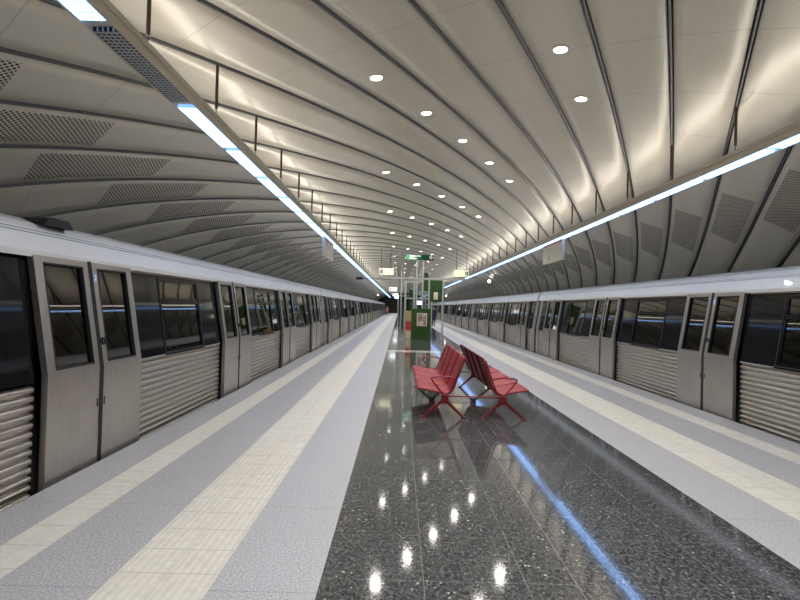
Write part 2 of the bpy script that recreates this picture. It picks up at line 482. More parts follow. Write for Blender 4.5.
# ------------------------------------------------------------------ strip lighting above the platform edges
UL = 3.34; LZ = 3.64
SIDE = {-1: 'left', 1: 'right'}
for sg in (-1, 1):
    b = MB()
    b.box(sg*UL-.13, sg*UL+.13, Y0+.2, Y1-.6, LZ+.045, LZ+.075)
    tr = b.build('light_trunking', M['beige'], bevel=.006)
    b = MB(); xa, xb = sg*(UL+.125), sg*(UL+.10); b.box(min(xa,xb), max(xa,xb), Y0+.2, Y1-.6, LZ+.075, LZ+.175); xa, xb = sg*(UL-.125), sg*(UL-.115); b.box(min(xa,xb), max(xa,xb), Y0+.2, Y1-.6, LZ+.075, LZ+.095); b.build('added_screening_lip', M['beige'], tr)  # added lips: outer shades the haunch from the upward glow, inner hides it
    b = MB(); b.add([(sg*(UL-.08),Y0+.3,LZ+.080),(sg*(UL+.05),Y0+.3,LZ+.175),(sg*(UL+.05),Y1-.7,LZ+.175),(sg*(UL-.08),Y1-.7,LZ+.080),
                     (sg*(UL-.08),Y0+.3,LZ+.076),(sg*(UL+.05),Y0+.3,LZ+.076),(sg*(UL+.05),Y1-.7,LZ+.076),(sg*(UL-.08),Y1-.7,LZ+.076)],
                    [(0,1,2,3),(4,5,6,7),(0,1,5,4),(2,3,7,6),(1,2,6,5),(0,3,7,4)]); b.build('added_uplight', M['added_uplight'], tr)  # unseen glowing strip, added on the trunking to light the ceiling
    tag(tr, 'long beige metal trunking hung above the %s platform edge, carrying the strip lights' % SIDE[sg], 'lighting rail')
def luminaire(face):
    t = empty('strip_light')
    b = MB(); L = 1.5
    b.box(-.115, -.098, .0, L, -.036, .045); b.box(.098, .115, .0, L, -.036, .045)
    b.box(-.098, .098, .0, .07, .0, .045); b.box(-.098, .098, L-.07, L, .0, .045); b.box(-.098, .098, .07, L-.07, .02, .045)
    b.build('housing', M['beige'], t)
    b = MB(); b.box(-.0975, .0975, .072, L-.072, -.031, .0)
    b.build('diffuser' if face is M['strip'] else 'louver', face, t)
    return t
lum = luminaire(M['strip']); dark = luminaire(M['unlit']); first = True
for sg, ph in ((-1, 5.3), (1, 6.25)):
    n0 = int((Y0+1-ph)/1.5); n1 = int((Y1-2.2-ph)/1.5)
    for i in range(n0, n1):
        y = ph+1.5*i
        if sg == -1 and i == -1:
            dark.location = (sg*UL, y, LZ-.003)
            tag(dark, 'unlit dark louvered strip light in the left row, between two glowing ones', 'strip light', )
            continue
        o = lum if first else copy_tree(lum); first = False
        o.location = (sg*UL, y, LZ-.003)
        tag(o, 'glowing blue-white strip light in the continuous row over the %s platform edge' % SIDE[sg], 'strip light', '%s row of lit strip lights' % SIDE[sg])
# suspension rods, one under each rib
def rod(L):
    b = MB(); b.tube([(0,0,.0),(0,0,.09)], .006, 6); b.tube([(0,0,.085),(0,0,L)], .018, 8)
    return b.build('suspension_rod', M['darkmetal'])
zr = prof(s_of_u(UL-.102))[1]; R0 = rod(zr-(LZ+.082)); first = True
for sg in (-1, 1):
    sr = s_of_u(sg*(UL-.102))
    for k in range(-20, 80):
        y = Q0+k*QP+sr*TQ
        if not (Y0+1 < y < Y1-2): continue
        o = R0 if first else R0.copy()
        if not first: COL.objects.link(o)
        first = False; o.location = (sg*(UL-.102), y, LZ+.078)
        tag(o, 'thin dark rod hanging the %s light trunking from a ceiling rib' % SIDE[sg], 'rod', '%s suspension rods' % SIDE[sg])
# ------------------------------------------------------------------ boards hanging below the trunking
for sg, ya, yb in ((-1, 14.9, 16.8), (1, 14.1, 16.0)):
    t = empty('hanging_sign', (sg*(UL-.02), (ya+yb)/2, LZ-.05))
    hw = (yb-ya)/2; z0, z1 = -.60, -.03
    b = MB(); b.box(-.04, .04, -hw, hw, z0, z1); b.build('board', M['cream'], t, bevel=.006)
    fx = -sg*.042
    b = MB(); b.box(min(fx, fx*.9), max(fx, fx*.9), -hw, hw, z1-.07, z1-.005)
    b.build('orange_band', M['orange'], t)
    b = MB(); e = .003
    def onface(y0, y1, za, zb): b.box(min(fx, fx-sg*e), max(fx, fx-sg*e), y0, y1, za, zb)
    onface(-hw+.05, hw-.05, (z0+z1)/2-.008, (z0+z1)/2+.008)
    for j in range(5): onface(-sg*.0+.25-j*.09, .25-j*.09+.04, (z0+z1)/2+.06, (z0+z1)/2+.11)
    for j in range(3): onface(.3-j*.05, .3-j*.05+.03, z0+.08, z0+.20)
    n = 16; cy, cz = (.42 if sg > 0 else -.42), z1-.13
    vs = [(fx-sg*e, cy+.10*math.cos(2*PI*i/n), cz+.10*math.sin(2*PI*i/n)) for i in range(n)]
    b.add(vs, [tuple(range(n))])
    b.build('print', M['grey_metal'], t)
    b = MB()
    for yy in (-hw*.7, hw*.7): b.tube([(0,yy,z1-.01),(0,yy,-.001)], .012, 6)
    b.build('hanger', M['darkmetal'], t)
    tag(t, 'cream platform board with a printed roundel hung under the %s strip lights' % SIDE[sg], 'hanging sign')

# ------------------------------------------------------------------ metro car (platform side at local x=0, car goes towards -x, 17.76 m along y)
CL = 17.76; G = .22; WID = 2.62
BEND = .9; TOP = 1.99
def fx_body(z, off=0): return -.07+off-(0 if z < BEND else .17*(z-BEND)/(TOP-BEND))
def fx_door(z, off=0): return off-(0 if z < .925 else .17*(z-.925)/(TOP-.925))
def slab(b, fx, y0, y1, z0, z1, o0, o1, mi=0):
    """slab on the leaning side: from offset o0 (inner) to o1 (outer)"""
    P = [(fx(z, o), y, z) for o in (o0, o1) for y in (y0, y1) for z in (z0, z1)]
    b.hexa(P, mi)
def ring(b, fx, y0, y1, z0, z1, w, o0, o1, mi=0):
    slab(b, fx, y0, y0+w, z0, z1, o0, o1, mi); slab(b, fx, y1-w, y1, z0, z1, o0, o1, mi)
    slab(b, fx, y0+w, y1-w, z0, z0+w, o0, o1, mi); slab(b, fx, y0+w, y1-w, z1-w, z1, o0, o1, mi)
DOORS = [CL/2+d for d in (-6.75, -2.25, 2.25, 6.75)]
def corrug(b, y0, y1):
    nr = 14; z = -.19; pitch = (.855-z)/nr; poly = []
    for i in range(nr):
        for a in range(7):
            th = PI*a/6; poly.append((-.096+.030*math.sin(th), z+pitch*(i+.5)-pitch*.42*math.cos(th)))
        poly.append((-.098, z+pitch*(i+.985)))
    poly = [(-.12,-.2)]+[(-.09,-.2)]+poly+[(-.12,.86)]
    b.extr(poly, y0, y1, 0, True, True)
def numeral(parent, x, y, z):
    cu = bpy.data.curves.new('numeral', 'FONT'); cu.body = '2'; cu.size = .075; cu.extrude = .0006
    tmp = bpy.data.objects.new('numeral_curve', cu); COL.objects.link(tmp)
    me = bpy.data.meshes.new_from_object(tmp.evaluated_get(bpy.context.evaluated_depsgraph_get()))
    bpy.data.objects.remove(tmp)
    me.materials.clear(); me.materials.append(M['sign_white'])
    o = bpy.data.objects.new('numeral', me); COL.objects.link(o); o.parent = parent
    o.location = (x, y, z); o.rotation_euler = (math.radians(90), 0, math.radians(90)); o.rotation_mode = 'XYZ'
def make_car():
    t = empty('metro_car')
    # shell: floor, far side, ends, inner lining
    b = MB()
    ya, yb = G/2, CL-G/2
    b.box(-WID+.02, -.10, ya, yb, -.28, -.05, 3)                       # underframe / floor
    b.box(-WID+.02, -.16, ya, yb, -.05, -.03, 2)
    # far wall with window openings
    xo, xi = -WID, -WID+.06
    wins = []
    ys = [ya]+[v for d in DOORS for v in (d-.6, d+.6)]+[yb]
    b.box(xo, xi, ya, yb, -.28, .95, 0); b.box(xo, xi, ya, yb, 1.86, 2.2, 0)
    cuts = []
    for d in DOORS: cuts += [(d-.6, d-.05), (d+.05, d+.6)]
    for a, c in zip(DOORS, DOORS[1:]): cuts.append(((a+c)/2-.6, (a+c)/2+.6))
    cuts.sort(); y = ya
    for a, c in cuts: b.box(xo, xi, y, a, .95, 1.86, 0); y = c
    b.box(xo, xi, y, yb, .95, 1.86, 0)
    # interior ceiling
    b.box(-WID+.06, -.3, ya, yb, 2.05, 2.09, 1)
    # ends
    for e0, e1 in ((ya, ya+.04), (yb-.04, yb)):
        b.extr([(-.085,-.2),(-.085,.9),(-.26,1.98),(-.4,2.22),(-1.3,2.30),(-WID+.3,2.22),(-WID+.02,1.9),(-WID+.02,-.2)], e0, e1, 0)
    # door portals (posts beside each doorway)
    for d in DOORS:
        for s in (-1, 1): slab(b, fx_body, d+s*.80-.05, d+s*.80+.05, -.05, 1.93, -.06, -.005, 4)
    slab(b, fx_body, ya, yb, 1.93, 1.995, -.2, -.02, 4)
    slab(b, fx_body, ya, yb, -.26, -.16, -.06, -.0, 3)
    b.build('body_shell', [M['steel_side'], M['interior'], M['interior_dark'], M['black'], M['black']], t)
    # roof with pale fairing
    b = MB()
    out = [(-.15,1.995),(-.185,2.10),(-.20,2.145),(-.235,2.20),(-.30,2.255),(-.45,2.31),(-.8,2.37),(-1.31,2.40),(-1.9,2.37),(-2.3,2.28),(-WID+.08,2.12),(-WID+.01,1.95)]
    inn = [(x*.97-.03, z-.05) for x, z in out][::-1]
    b.extr(out+inn, ya, yb, 0, True, False)
    slab_pts = [(-.1995,2.150),(-.2030,2.158)]
    b.box(-.206, -.198, ya, yb, 2.150, 2.156, 1); b.box(-.222, -.214, ya, yb, 2.176, 2.181, 1)
    b.build('roof_fairing', [M['white'], M['whiteline']], t)
    # gangway bellows to the next car
    b = MB(); 
    for i in range(5):
        y = yb+.0+G*i/5; b.box(-WID+.3, -.34, y+.004, y+.03, -.1, 2.12)
    b.box(-WID+.35, -.38, yb+.03, yb+G-.03, -.08, 2.1); b.build('gangway_bellows', M['black'], t)
    # corrugated panels and window bays
    bays = [(a+.80, c-.80, 'mid') for a, c in zip(DOORS, DOORS[1:])]+[(ya, DOORS[0]-.80, 'e0'), (DOORS[-1]+.80, yb, 'e1')]
    for y0, y1, kind in bays:
        y0 += .07 if kind != 'e0' else 0; y1 -= .07 if kind != 'e1' else 0
        b = MB()
        if kind == 'mid':
            corrug(b, y0, y1)
            slab(b, fx_body, y0+.03, y1-.03, .858, .876, -.03, .002, 0)
            b.build('corrugated_panel', M['corr'], t)
            ym = (y0+y1)/2
            f = MB()
            # black glazed band with an opening for the centre window
            slab(f, fx_body, y0, ym-.60, .88, 1.93, -.03, .0); slab(f, fx_body, ym+.60, y1, .88, 1.93, -.03, .0)
            slab(f, fx_body, ym-.60, ym+.60, .88, .95, -.03, .0); slab(f, fx_body, ym-.60, ym+.60, 1.85, 1.93, -.03, .0)
            slab(f, fx_body, ym-.60, ym+.60, 1.56, 1.63, -.03, .004)
            w = f.build('window_band', M['blackgloss'], t)
            g = MB(); slab(g, fx_body, ym-.60, ym+.60, .95, 1.56, -.022, -.016); g.build('pane', M['glass'], w)
            g = MB(); slab(g, fx_body, ym-.60, ym+.60, 1.63, 1.85, -.022, -.016); g.build('pane', M['glass'], w)
            g = MB(); ring(g, fx_body, ym-.66, ym+.66, .90, 1.90, .022, -.0, .008); g.build('window_frame', M['black'], w)
            g = MB(); slab(g, fx_body, y0, ym-.68, .884, .900, .001, .010); g.build('sill_strip', M['grey_metal'], w); g = MB(); slab(g, fx_body, ym+.68, y1-.02, .884, .900, .001, .010); g.build('sill_strip', M['grey_metal'], w)
            g = MB(); slab(g, fx_body, y0, y1, 1.925, 1.955, .001, .03); g.build('drip_rail', M['bronze'], w)
        else:
            m_ = y0+(y1-y0)*(.32 if kind == 'e0' else .68)
            s0, s1, g0, g1 = (y0, m_, m_, y1) if kind == 'e0' else (m_, y1, y0, m_)
            slab(b, fx_body, s0, s1, -.19, .9, -.03, .005); slab(b, fx_body, s0, s1, .9, 1.94, -.03, .005)
            b.build('end_panel', M['steel'], t)
            b = MB(); corrug(b, g0, g1); b.build('corrugated_panel', M['corr'], t)
            f = MB(); slab(f, fx_body, g0, g1, .88, 1.94, -.03, 0); f.build('window_band', M['blackgloss'], t)
    # door leaves
    for d in DOORS:
        for s in (-1, 1):
            y0, y1 = (d-.80, d-.006) if s < 0 else (d+.006, d+.80)
            gy0, gy1, gz0, gz1 = y0+.115, y1-.115, .965, 1.905
            b = MB()
            slab(b, fx_door, y0, y1, -.05, .925, -.055, 0)
            slab(b, fx_door, y0, y1, .925, gz0, -.055, 0); slab(b, fx_door, y0, y1, gz1, TOP, -.055, 0)
            slab(b, fx_door, y0, gy0, gz0, gz1, -.055, 0); slab(b, fx_door, gy1, y1, gz0, gz1, -.055, 0)
            leaf = b.build('door_leaf', M['steel'], t)
            g = MB(); slab(g, fx_door, gy0, gy1, gz0, gz1, -.034, -.028); g.build('pane', M['glass'], leaf)
            g = MB(); ring(g, fx_door, gy0-.004, gy1+.004, gz0-.004, gz1+.004, .013, -.04, .003); g.build('gasket', M['black'], leaf)
            e = y1-.055 if s < 0 else y0+.055
            g = MB(); slab(g, fx_door, e-.010, e+.012, .53, .61, -.004, .0025); h = g.build('handle_recess', M['black'], leaf)
            g = MB(); ee = y1 if s < 0 else y0
            slab(g, fx_door, min(ee, ee+s*.022), max(ee, ee+s*.022), -.04, .92, .0005, .006); slab(g, fx_door, min(ee, ee+s*.022), max(ee, ee+s*.022), .92, TOP, .0005, .006)
            g.build('edge_seal', M['black'], leaf)
            if s > 0:
                g = MB(); z = 1.17; x = fx_door(z); cy = y0+.06; n = 16
                for r0, r1, xx0, xx1 in ((.034,.034,-.002,.016), (.034,.02,.016,.016), (.02,.02,.016,.008)):
                    vs = [(x+xx0, cy+r0*math.cos(2*PI*i/n), z+r0*1.15*math.sin(2*PI*i/n)) for i in range(n)]+[(x+xx1, cy+r1*math.cos(2*PI*i/n), z+r1*1.15*math.sin(2*PI*i/n)) for i in range(n)]
                    g.add(vs, [(i, (i+1) % n, n+(i+1) % n, n+i) for i in range(n)], 0, True)
                g.build('door_button', M['black'], leaf)
                g = MB(); slab(g, fx_door, y0+.03, y0+.095, 1.76, 1.86, .0, .002); st_ = g.build('sticker', M['sticker'], leaf); numeral(st_, fx_door(1.78, .003), y0+.044, 1.785)
    # a few interior fittings seen through the glass
    for d in DOORS:
        for s in (-1, 1):
            b = MB(); b.tube([(-.55, d+s*.85, -.03), (-.55, d+s*.85, 2.05)], .018, 8); b.build('grab_pole', M['pole'], t)
    for a, c in zip(DOORS, DOORS[1:]):
        b = MB(); y0, y1 = a+.95, c-.95
        b.box(-.72, -.24, y0, y1, .36, .42); b.box(-.30,-.24, y0, y1, .42, .85); b.box(-.62, -.30, y0+.1, y1-.1, -.03, .36)
        b.build('passenger_seat', M['seatblue'], t)
        b = MB(); b.box(-WID+.10, -WID+.55, y0, y1, .36, .42); b.box(-WID+.09, -WID+.14, y0, y1, .42, .85); b.box(-WID+.12, -WID+.45, y0+.1, y1-.1, -.03, .36)
        b.build('passenger_seat', M['seatblue'], t)
    return t
car = make_car()
ordl = ['first', 'second', 'third', 'fourth', 'fifth', 'sixth']
JL, JR = 20.87-CL, 19.93-CL
firstcar = True
for sg, J in ((-1, JL), (1, JR)):
    for k in range(0, 6):
        o = car if firstcar else copy_tree(car); firstcar = False
        if sg < 0: o.location = (-4.06, J+k*CL, 0); o.rotation_euler = (0,0,0)
        else: o.location = (4.06, J+(k+1)*CL, 0); o.rotation_euler = (0,0,PI)
        if k == 0: lb = 'large nearest silver metro car at the %s platform edge, cut off by the picture side' % SIDE[sg]
        elif k == 5: lb = 'farthest, tiny looking metro car at the end of the %s train' % SIDE[sg]
        else: lb = '%s silver metro car of the %s train, counting away from the camera' % (ordl[k], SIDE[sg])
        tag(o, lb, 'metro car', '%s train' % SIDE[sg])
# roof equipment box on the first left car
b = MB(); b.extr([(0,0),(.08,.075),(.34,.075),(.42,.0)], 0, .3)
b.v = [(-.5+y, x, z) for x, y, z in b.v]
o = b.build('roof_unit', M['black'], bevel=.02); o.location = (-4.06, 4.3, 2.30)
bpy.data.objects['roof_unit'].parent = car; o.location = (0, 4.62-JL, 2.25); o['label'] = 'low black unit on the roof edge'

# ------------------------------------------------------------------ red back-to-back bench
def bench():
    t = empty('bench', (.03, 9.05, 0))
    N = 4; Lh = 1.45; W = 2*Lh/N
    # profile of a seat shell for the left-facing side, x measured from the bench centre
    prof_ = [(-.835,.405),(-.815,.425),(-.78,.432),(-.68,.415),(-.58,.395),(-.49,.375),(-.43,.362),(-.385,.36),(-.35,.372),(-.325,.40),(-.30,.45),(-.265,.55),(-.225,.66),(-.185,.77),(-.155,.85),(-.145,.875),(-.128,.882)]
    th = .012
    for sg in (-1, 1):
        for i in range(N):
            y0 = -Lh+W*i+.045; y1 = -Lh+W*(i+1)-.045
            b = MB()
            P = []
            for j, (x, z) in enumerate(prof_):
                a = prof_[max(j-1, 0)]; c = prof_[min(j+1, len(prof_)-1)]
                dx, dz = c[0]-a[0], c[1]-a[1]; L = math.hypot(dx, dz); P.append((x, z, dz/L, -dx/L))
            vs = []; m = 6; yy = [y0, y0+.012, y0+.05, y1-.05, y1-.012, y1]
            lip = [-.022, -.004, 0, 0, -.004, -.022]      # rolled side lips
            for (x, z, nx, nz) in P:
                for yv, l in zip(yy, lip): vs.append((-sg*(x+nx*(-l)*1.0), yv, z+nz*(-l)*1.0))
            n = len(P)
            top = list(vs); bot = []
            for (x, z, nx, nz) in P:
                for yv, l in zip(yy, lip): bot.append((-sg*(x+nx*(-l+th)), yv, z+nz*(-l+th)))
            fs = []
            for r in range(n-1):
                for c in range(m-1):
                    a = r*m+c; fs.append((a, a+1, a+m+1, a+m))
            off = n*m
            fs2 = [tuple(x+off for x in f[::-1]) for f in fs]
            edge = []
            for r in range(n-1):
                for c in (0, m-1): edge.append((r*m+c, (r+1)*m+c, off+(r+1)*m+c, off+r*m+c))
            for c in range(m-1):
                for r in (0, n-1): edge.append((r*m+c, r*m+c+1, off+r*m+c+1, off+r*m+c))
            b.add(top+bot, fs+fs2+edge, 0, True)
            b.build('seat', M['red'], t)
        # carrying beam under the seats
        b = MB(); b.tube([(sg*.42, -Lh+.0, .318), (sg*.42, Lh, .318)], .024, 8)
        b.tube([(sg*.335, -Lh+.02, .372), (sg*.335, Lh-.02, .372)], .012, 8)
        b.build('beam', M['redframe'], t)
        for e in (-1, 1):
            y = e*(Lh+.012)
            b = MB(); w = .022
            def bar(x0, z0, x1, z1, r0, r1):
                d = Vector((x1-x0, 0, z1-z0)).normalized(); nn = Vector((-d.z, 0, d.x))
                P = []
                a = Vector((x0, y, z0)); c = Vector((x1, y, z1))
                pts = [a-nn*r0, a+nn*r0, c-nn*r1, c+nn*r1]
                vs = []
                for p in pts: vs.append((p.x, y-w, p.z)); vs.append((p.x, y+w, p.z))
                b.add(vs, [(0,1,3,2),(4,6,7,5),(0,4,5,1),(2,3,7,6),(0,2,6,4),(1,5,7,3)])
            cx = sg*.42
            bar(cx+sg*.30, .018, cx+sg*.045, .235, .014, .026)     # outer foot
            bar(cx-sg*.265, .018, cx-sg*.03, .235, .014, .026)    # inner foot
            bar(cx, .205, cx-sg*.0, .335, .062, .052)             # hub
            b.box(min(cx+sg*.27, cx+sg*.35), max(cx+sg*.27, cx+sg*.35), y-.03, y+.03, 0, .022)
            b.box(min(cx-sg*.31, cx-sg*.24), max(cx-sg*.31, cx-sg*.24), y-.03, y+.03, 0, .022)
            b.build('leg', M['redframe'], t, bevel=.008)
            b = MB()
            pts = [(cx+sg*.02, y, .335), (cx+sg*.10, y, .42), (cx+sg*.185, y, .53), (cx+sg*.205, y, .565), (cx+sg*.19, y, .582), (cx+sg*.12, y, .592), (cx, y, .598), (cx-sg*.10, y, .585), (cx-sg*.155, y, .56)]
            b.tube(pts, .013, 8)
            pts = [(cx+sg*.03, y, .335), (cx-sg*.02, y, .352), (cx-sg*.07, y, .37), (cx-sg*.10, y, .41), (cx-sg*.155, y, .56), (cx-sg*.22, y, .73), (cx-sg*.26, y, .845)]
            b.tube(pts, .013, 8)
            b.build('armrest', M['redframe'], t)
    for y in (-Lh-.012, Lh+.012):
        b = MB(); b.tube([(-.42, y, .315), (.42, y, .315)], .011, 8); b.build('crossbar', M['redframe'], t)
    tag(t, 'red steel back-to-back bench with armrests standing on the dark polished floor', 'bench')
bench()

# ------------------------------------------------------------------ clutter in the middle of the platform
X = lambda px, d, y=306: (px-399.5-(y-306.5)*-.026)*d/520-1.08
# moss-covered box with a framed print
t = empty('moss_planter_box', (.0, 25.9, 0))
x0, x1 = -.48, .47
b = MB(); b.extr([(x0,0),(x0,1.52),(x1,1.52),(x1,0)], -.15, .75); o = b.build('moss_cladding', M['moss'], t)
b = MB(); b.box(x0+.26, x0+.76, -.175, -.15, .66, 1.30); f = b.build('picture_frame', M['cream'], t)
b = MB(); b.box(x0+.30, x0+.72, -.18, -.1755, .70, 1.26); b.build('print', M['photo'], f)
b = MB()
for z0, z1, mi in ((.02,.42,1), (.42,.88,0), (.88,1.40,2)):
    b.add([(x0-.03,-.14,z0),(x0-.28,.05,z0),(x0-.28,.05,z1),(x0-.03,-.14,z1),(x0-.03,.0,z0),(x0-.28,.2,z0),(x0-.28,.2,z1),(x0-.03,.0,z1)],
          [(0,1,2,3),(4,5,6,7),(0,1,5,4),(3,2,6,7),(1,2,6,5),(0,3,7,4)], mi)
b.build('printed_side_panel', [simple('red_print', (.55,.04,.03), .5), simple('cream_print', (.7,.6,.42), .5), simple('ochre_print', (.5,.36,.14), .5)], t)
tag(t, 'waist-high green moss-covered box with a framed picture on its front', 'planter box')
# gantry over the platform with lit yellow signs
t = empty('sign_gantry', (0, 26.9, 0))
b = MB(); b.box(-2.3, 2.45, -.05, .05, 3.02, 3.12); b.build('beam', M['grey_metal'], t)
for px in (.41, 1.13):
    b = MB(); b.box(px-.045, px+.045, -.045, .045, 0, 3.02); b.box(px-.1, px+.1, -.1, .1, 0, .015); b.build('post', M['grey_metal'], t)
tag(t, 'grey steel gantry with two posts spanning the middle of the platform', 'gantry')
t = empty('hanging_garden_panel', (.77, 26.9, 1.9))
b = MB(); b.box(-.31, .31, -.05, .05, 0, 1.1); o = b.build('moss_cladding', M['moss'], t)
b = MB(); b.box(-.12, .10, -.062, -.051, .1, .48); b.build('print', M['photo2'], t)
tag(t, 'hanging green moss panel with a small pale picture, between the gantry posts', 'moss panel')
def lit_sign(x, y, z, w, h, label, iconleft, face='sign_yellow'):
    t = empty('lit_sign', (x, y, z))
    b = MB(); b.box(-w/2, w/2, -.06, .06, 0, h); b.build('light_box', M[face], t, bevel=.01)
    b = MB(); ix = -w/2+.02 if iconleft else w/2-.22
    b.box(ix, ix+.2, -.066, -.0605, .03, h-.03); p = b.build('pictogram', M['sign_white'], t)
    b = MB(); b.box(ix+.02, ix+.06, -.069, -.0665, .06, h-.06); b.box(ix+.10, ix+.17, -.069, -.0665, .06, h-.06); b.build('numeral', M['sign_dark'], p)
    b = MB()
    for xx in (-w*.35, w*.35): b.tube([(xx, 0, h), (xx, 0, prof(s_of_u(x+xx))[1]-z+.01)], .012, 6)
    b.build('hanger', M['darkmetal'], t)
    tag(t, label, 'lit sign'); return t
lit_sign(-1.82, 26.5, 3.2, .74, .32, 'small lit yellow and white sign over the left side of the platform', True)
lit_sign(2.02, 26.5, 3.2, .74, .32, 'small lit yellow and white sign over the right side of the platform', False)
for y, w in ((51, .72), (75, .8), (97, .85)):
    nm = {51: 'nearest', 75: 'middle', 97: 'farthest'}[y]
    lit_sign(-1.78, y, 3.1, w, .36, '%s of the three white lit boxes hanging over the far left of the platform' % nm, True, 'screen')
# green exit sign on two tall posts
t = empty('green_sign', (0, 28., 0))
for px in (-.20, .14):
    b = MB(); b.tube([(px, 0, 0), (px, 0, 4.18)], .045, 10); b.build('post', M['grey_metal'], t)
b = MB(); b.box(-.82, .42, -.05, .05, 4.13, 4.42); f = b.build('sign_board', M['sign_green'], t)
b = MB(); b.box(.42, .66, -.05, .05, 4.13, 4.42); g = b.build('pictogram_board', M['sign_dark'], t)
b = MB(); b.box(.45, .50, -.056, -.051, 4.18, 4.38); b.box(.54, .57, -.056, -.051, 4.18, 4.38); b.box(.57, .63, -.056, -.051, 4.24, 4.30); b.build('pictogram', M['sign_white'], g)
b = MB(); random.seed(3)
xx = -.62
while xx < -.02:
    w = random.uniform(.03, .06); b.box(xx, xx+w, -.056, -.051, 4.30, 4.385)
    if xx < -.2: b.box(xx, xx+w*.8, -.056, -.051, 4.17, 4.24)
    xx += w+.02
b.build('lettering', M['sign_white'], f)
tag(t, 'green direction sign with white print on two tall grey posts near the vault', 'direction sign')
# glazed lift enclosure behind
t = empty('lift_enclosure', (-.72, 33., 0))
for px in (0, .55, 1.1, 1.65):
    for py in (0, 2.2):
        b = MB(); b.box(px-.035, px+.035, py-.035, py+.035, 0, 3.2); b.build('post', M['grey_metal'], t)
b = MB()
for z in (.05, 1.1, 2.15, 3.2):
    for py in (0, 2.2): b.box(-.035, 1.685, py-.03, py+.03, z-.03, z+.03)
    for px in (0, 1.65): b.box(px-.03, px+.03, 0, 2.2, z-.03, z+.03)
b.build('rail', M['grey_metal'], t)
b = MB(); b.box(.03, 1.62, .005, .012, .1, 3.15); b.build('glazing', M['clearglass'], t); b = MB(); b.box(.03, 1.62, 2.19, 2.195, .1, 3.15); b.build('glazing', M['clearglass'], t)
for sx in (-.0, 1.65):
    b = MB(); s_ = -1 if sx == 0 else 1; b.tube([(sx, 0, 2.75), (sx+s_*.12, 0, 3.0), (sx+s_*.18, 0, 3.3)], .03, 8); b.build('bracket', M['grey_metal'], t)
tag(t, 'glazed lift enclosure with a pale steel frame behind the moss box', 'lift enclosure')
# totem with screen
def totem(x, y, h, label, face):
    t = empty('information_totem', (x, y, 0))
    b = MB(); b.box(-.30, .30, -.12, .12, 0, h); b.build('cabinet', M['black'], t, bevel=.02)
    b = MB(); b.box(-.18, .18, -.135, -.121, h-.26, h-.04); b.build('screen', M[face], t)
    tag(t, label, 'totem')
totem(.12, 31.2, 2.0, 'black information totem with a white lit screen rising behind the moss box', 'screen')
t = empty('moss_column', (.42, 30.5, 0))
b = MB(); b.box(-.14, .14, -.14, .14, 2.55, 3.6); b.build('moss_cladding', M['moss'], t)
b = MB(); b.tube([(0,.16,0),(0,.16,3.6)], .03, 8); b.build('post', M['grey_metal'], t)
tag(t, 'narrow moss-clad block on a slim post to the right of the green sign posts', 'moss column')
t = empty('moss_column', (-.22, 39., 0))
b = MB(); b.box(-.18, .18, -.15, .15, 1.2, 2.9); b.build('moss_cladding', M['moss'], t)
b = MB(); b.tube([(0,.17,0),(0,.17,2.9)], .03, 8); b.build('post', M['grey_metal'], t)
tag(t, 'distant narrow moss block seen through the lift enclosure posts', 'moss column')
# more posts far away
for i, (x, y) in enumerate(((-1.0, 36.5), (.75, 42), (-.6, 55), (.9, 60), (-1., 75))):
    b = MB(); b.tube([(0,0,0),(0,0,prof(s_of_u(x))[1]-.04)], .05, 10)
    o = b.build('post', M['grey_metal']); o.location = (x, y, 0)
    tag(o, 'slim pale grey floor-to-ceiling post, %s of the row beyond the lift enclosure' % ordl[i], 'post')
# stair house at the far end
t = empty('stair_enclosure', (-1.35, 100, 0))
b = MB(); b.box(-.15, .0, 0, 6, 0, 3.6); b.box(.0, 2.4, 5.9, 6, 0, 3.6); b.box(2.4, 2.55, 0, 6, 0, 3.6); b.box(-.15, 2.55, -.1, 6, 3.6, 3.8); b.build('frame', M['grey_metal'], t)
b = MB(); b.box(.0, 2.4, 3, 3.1, 0, 3.6); b.build('dark_opening', M['moss'], t)
tag(t, 'grey framed stair enclosure closing the far end of the platform', 'stair enclosure')
# security camera on a bracket, left
t = empty('security_camera', (-2.9, 30., 3.2))
b = MB(); b.tube([(-.35,0,-.04),(1.2,0,-.04)], .02, 8); b.tube([(1.2,0,-.04),(1.2,0,prof(s_of_u(-1.7))[1]-3.2)], .02, 8); b.build('bracket', M['darkmetal'], t)
b = MB(); b.box(-.75, -.35, -.07, .07, -.11, .05); b.build('camera_body', M['black'], t, bevel=.02)
tag(t, 'dark security camera on a horizontal arm beside the left strip lights', 'security camera')
# small wall lamps
for i, (s, y, lb) in enumerate(((5.0, 35., 'nearer small bright lamp on the haunch above the right train'), (5.4, 72., 'farther small bright lamp on the haunch above the right train'), (-5.0, 90., 'small bright lamp on the haunch above the far left train'))):
    u, z, n = prof(s_of_u(s)); t = empty('wall_lamp', (u-n[0]*.02, y, z-n[1]*.02))
    b = MB()
    b.tube([(0,0,0),(-n[0]*.16,0,-n[1]*.16)], .03, 8); b.build('bracket', M['darkmetal'], t)
    bm = bmesh.new(); bmesh.ops.create_uvsphere(bm, u_segments=14, v_segments=8, radius=.10)
    me = bpy.data.meshes.new('bulb'); bm.to_mesh(me); bm.free(); me.materials.append(M['bulb'])
    o = bpy.data.objects.new('bulb', me); COL.objects.link(o); o.parent = t; o.location = (-n[0]*.22, 0, -n[1]*.22)
    tag(t, lb, 'wall lamp')
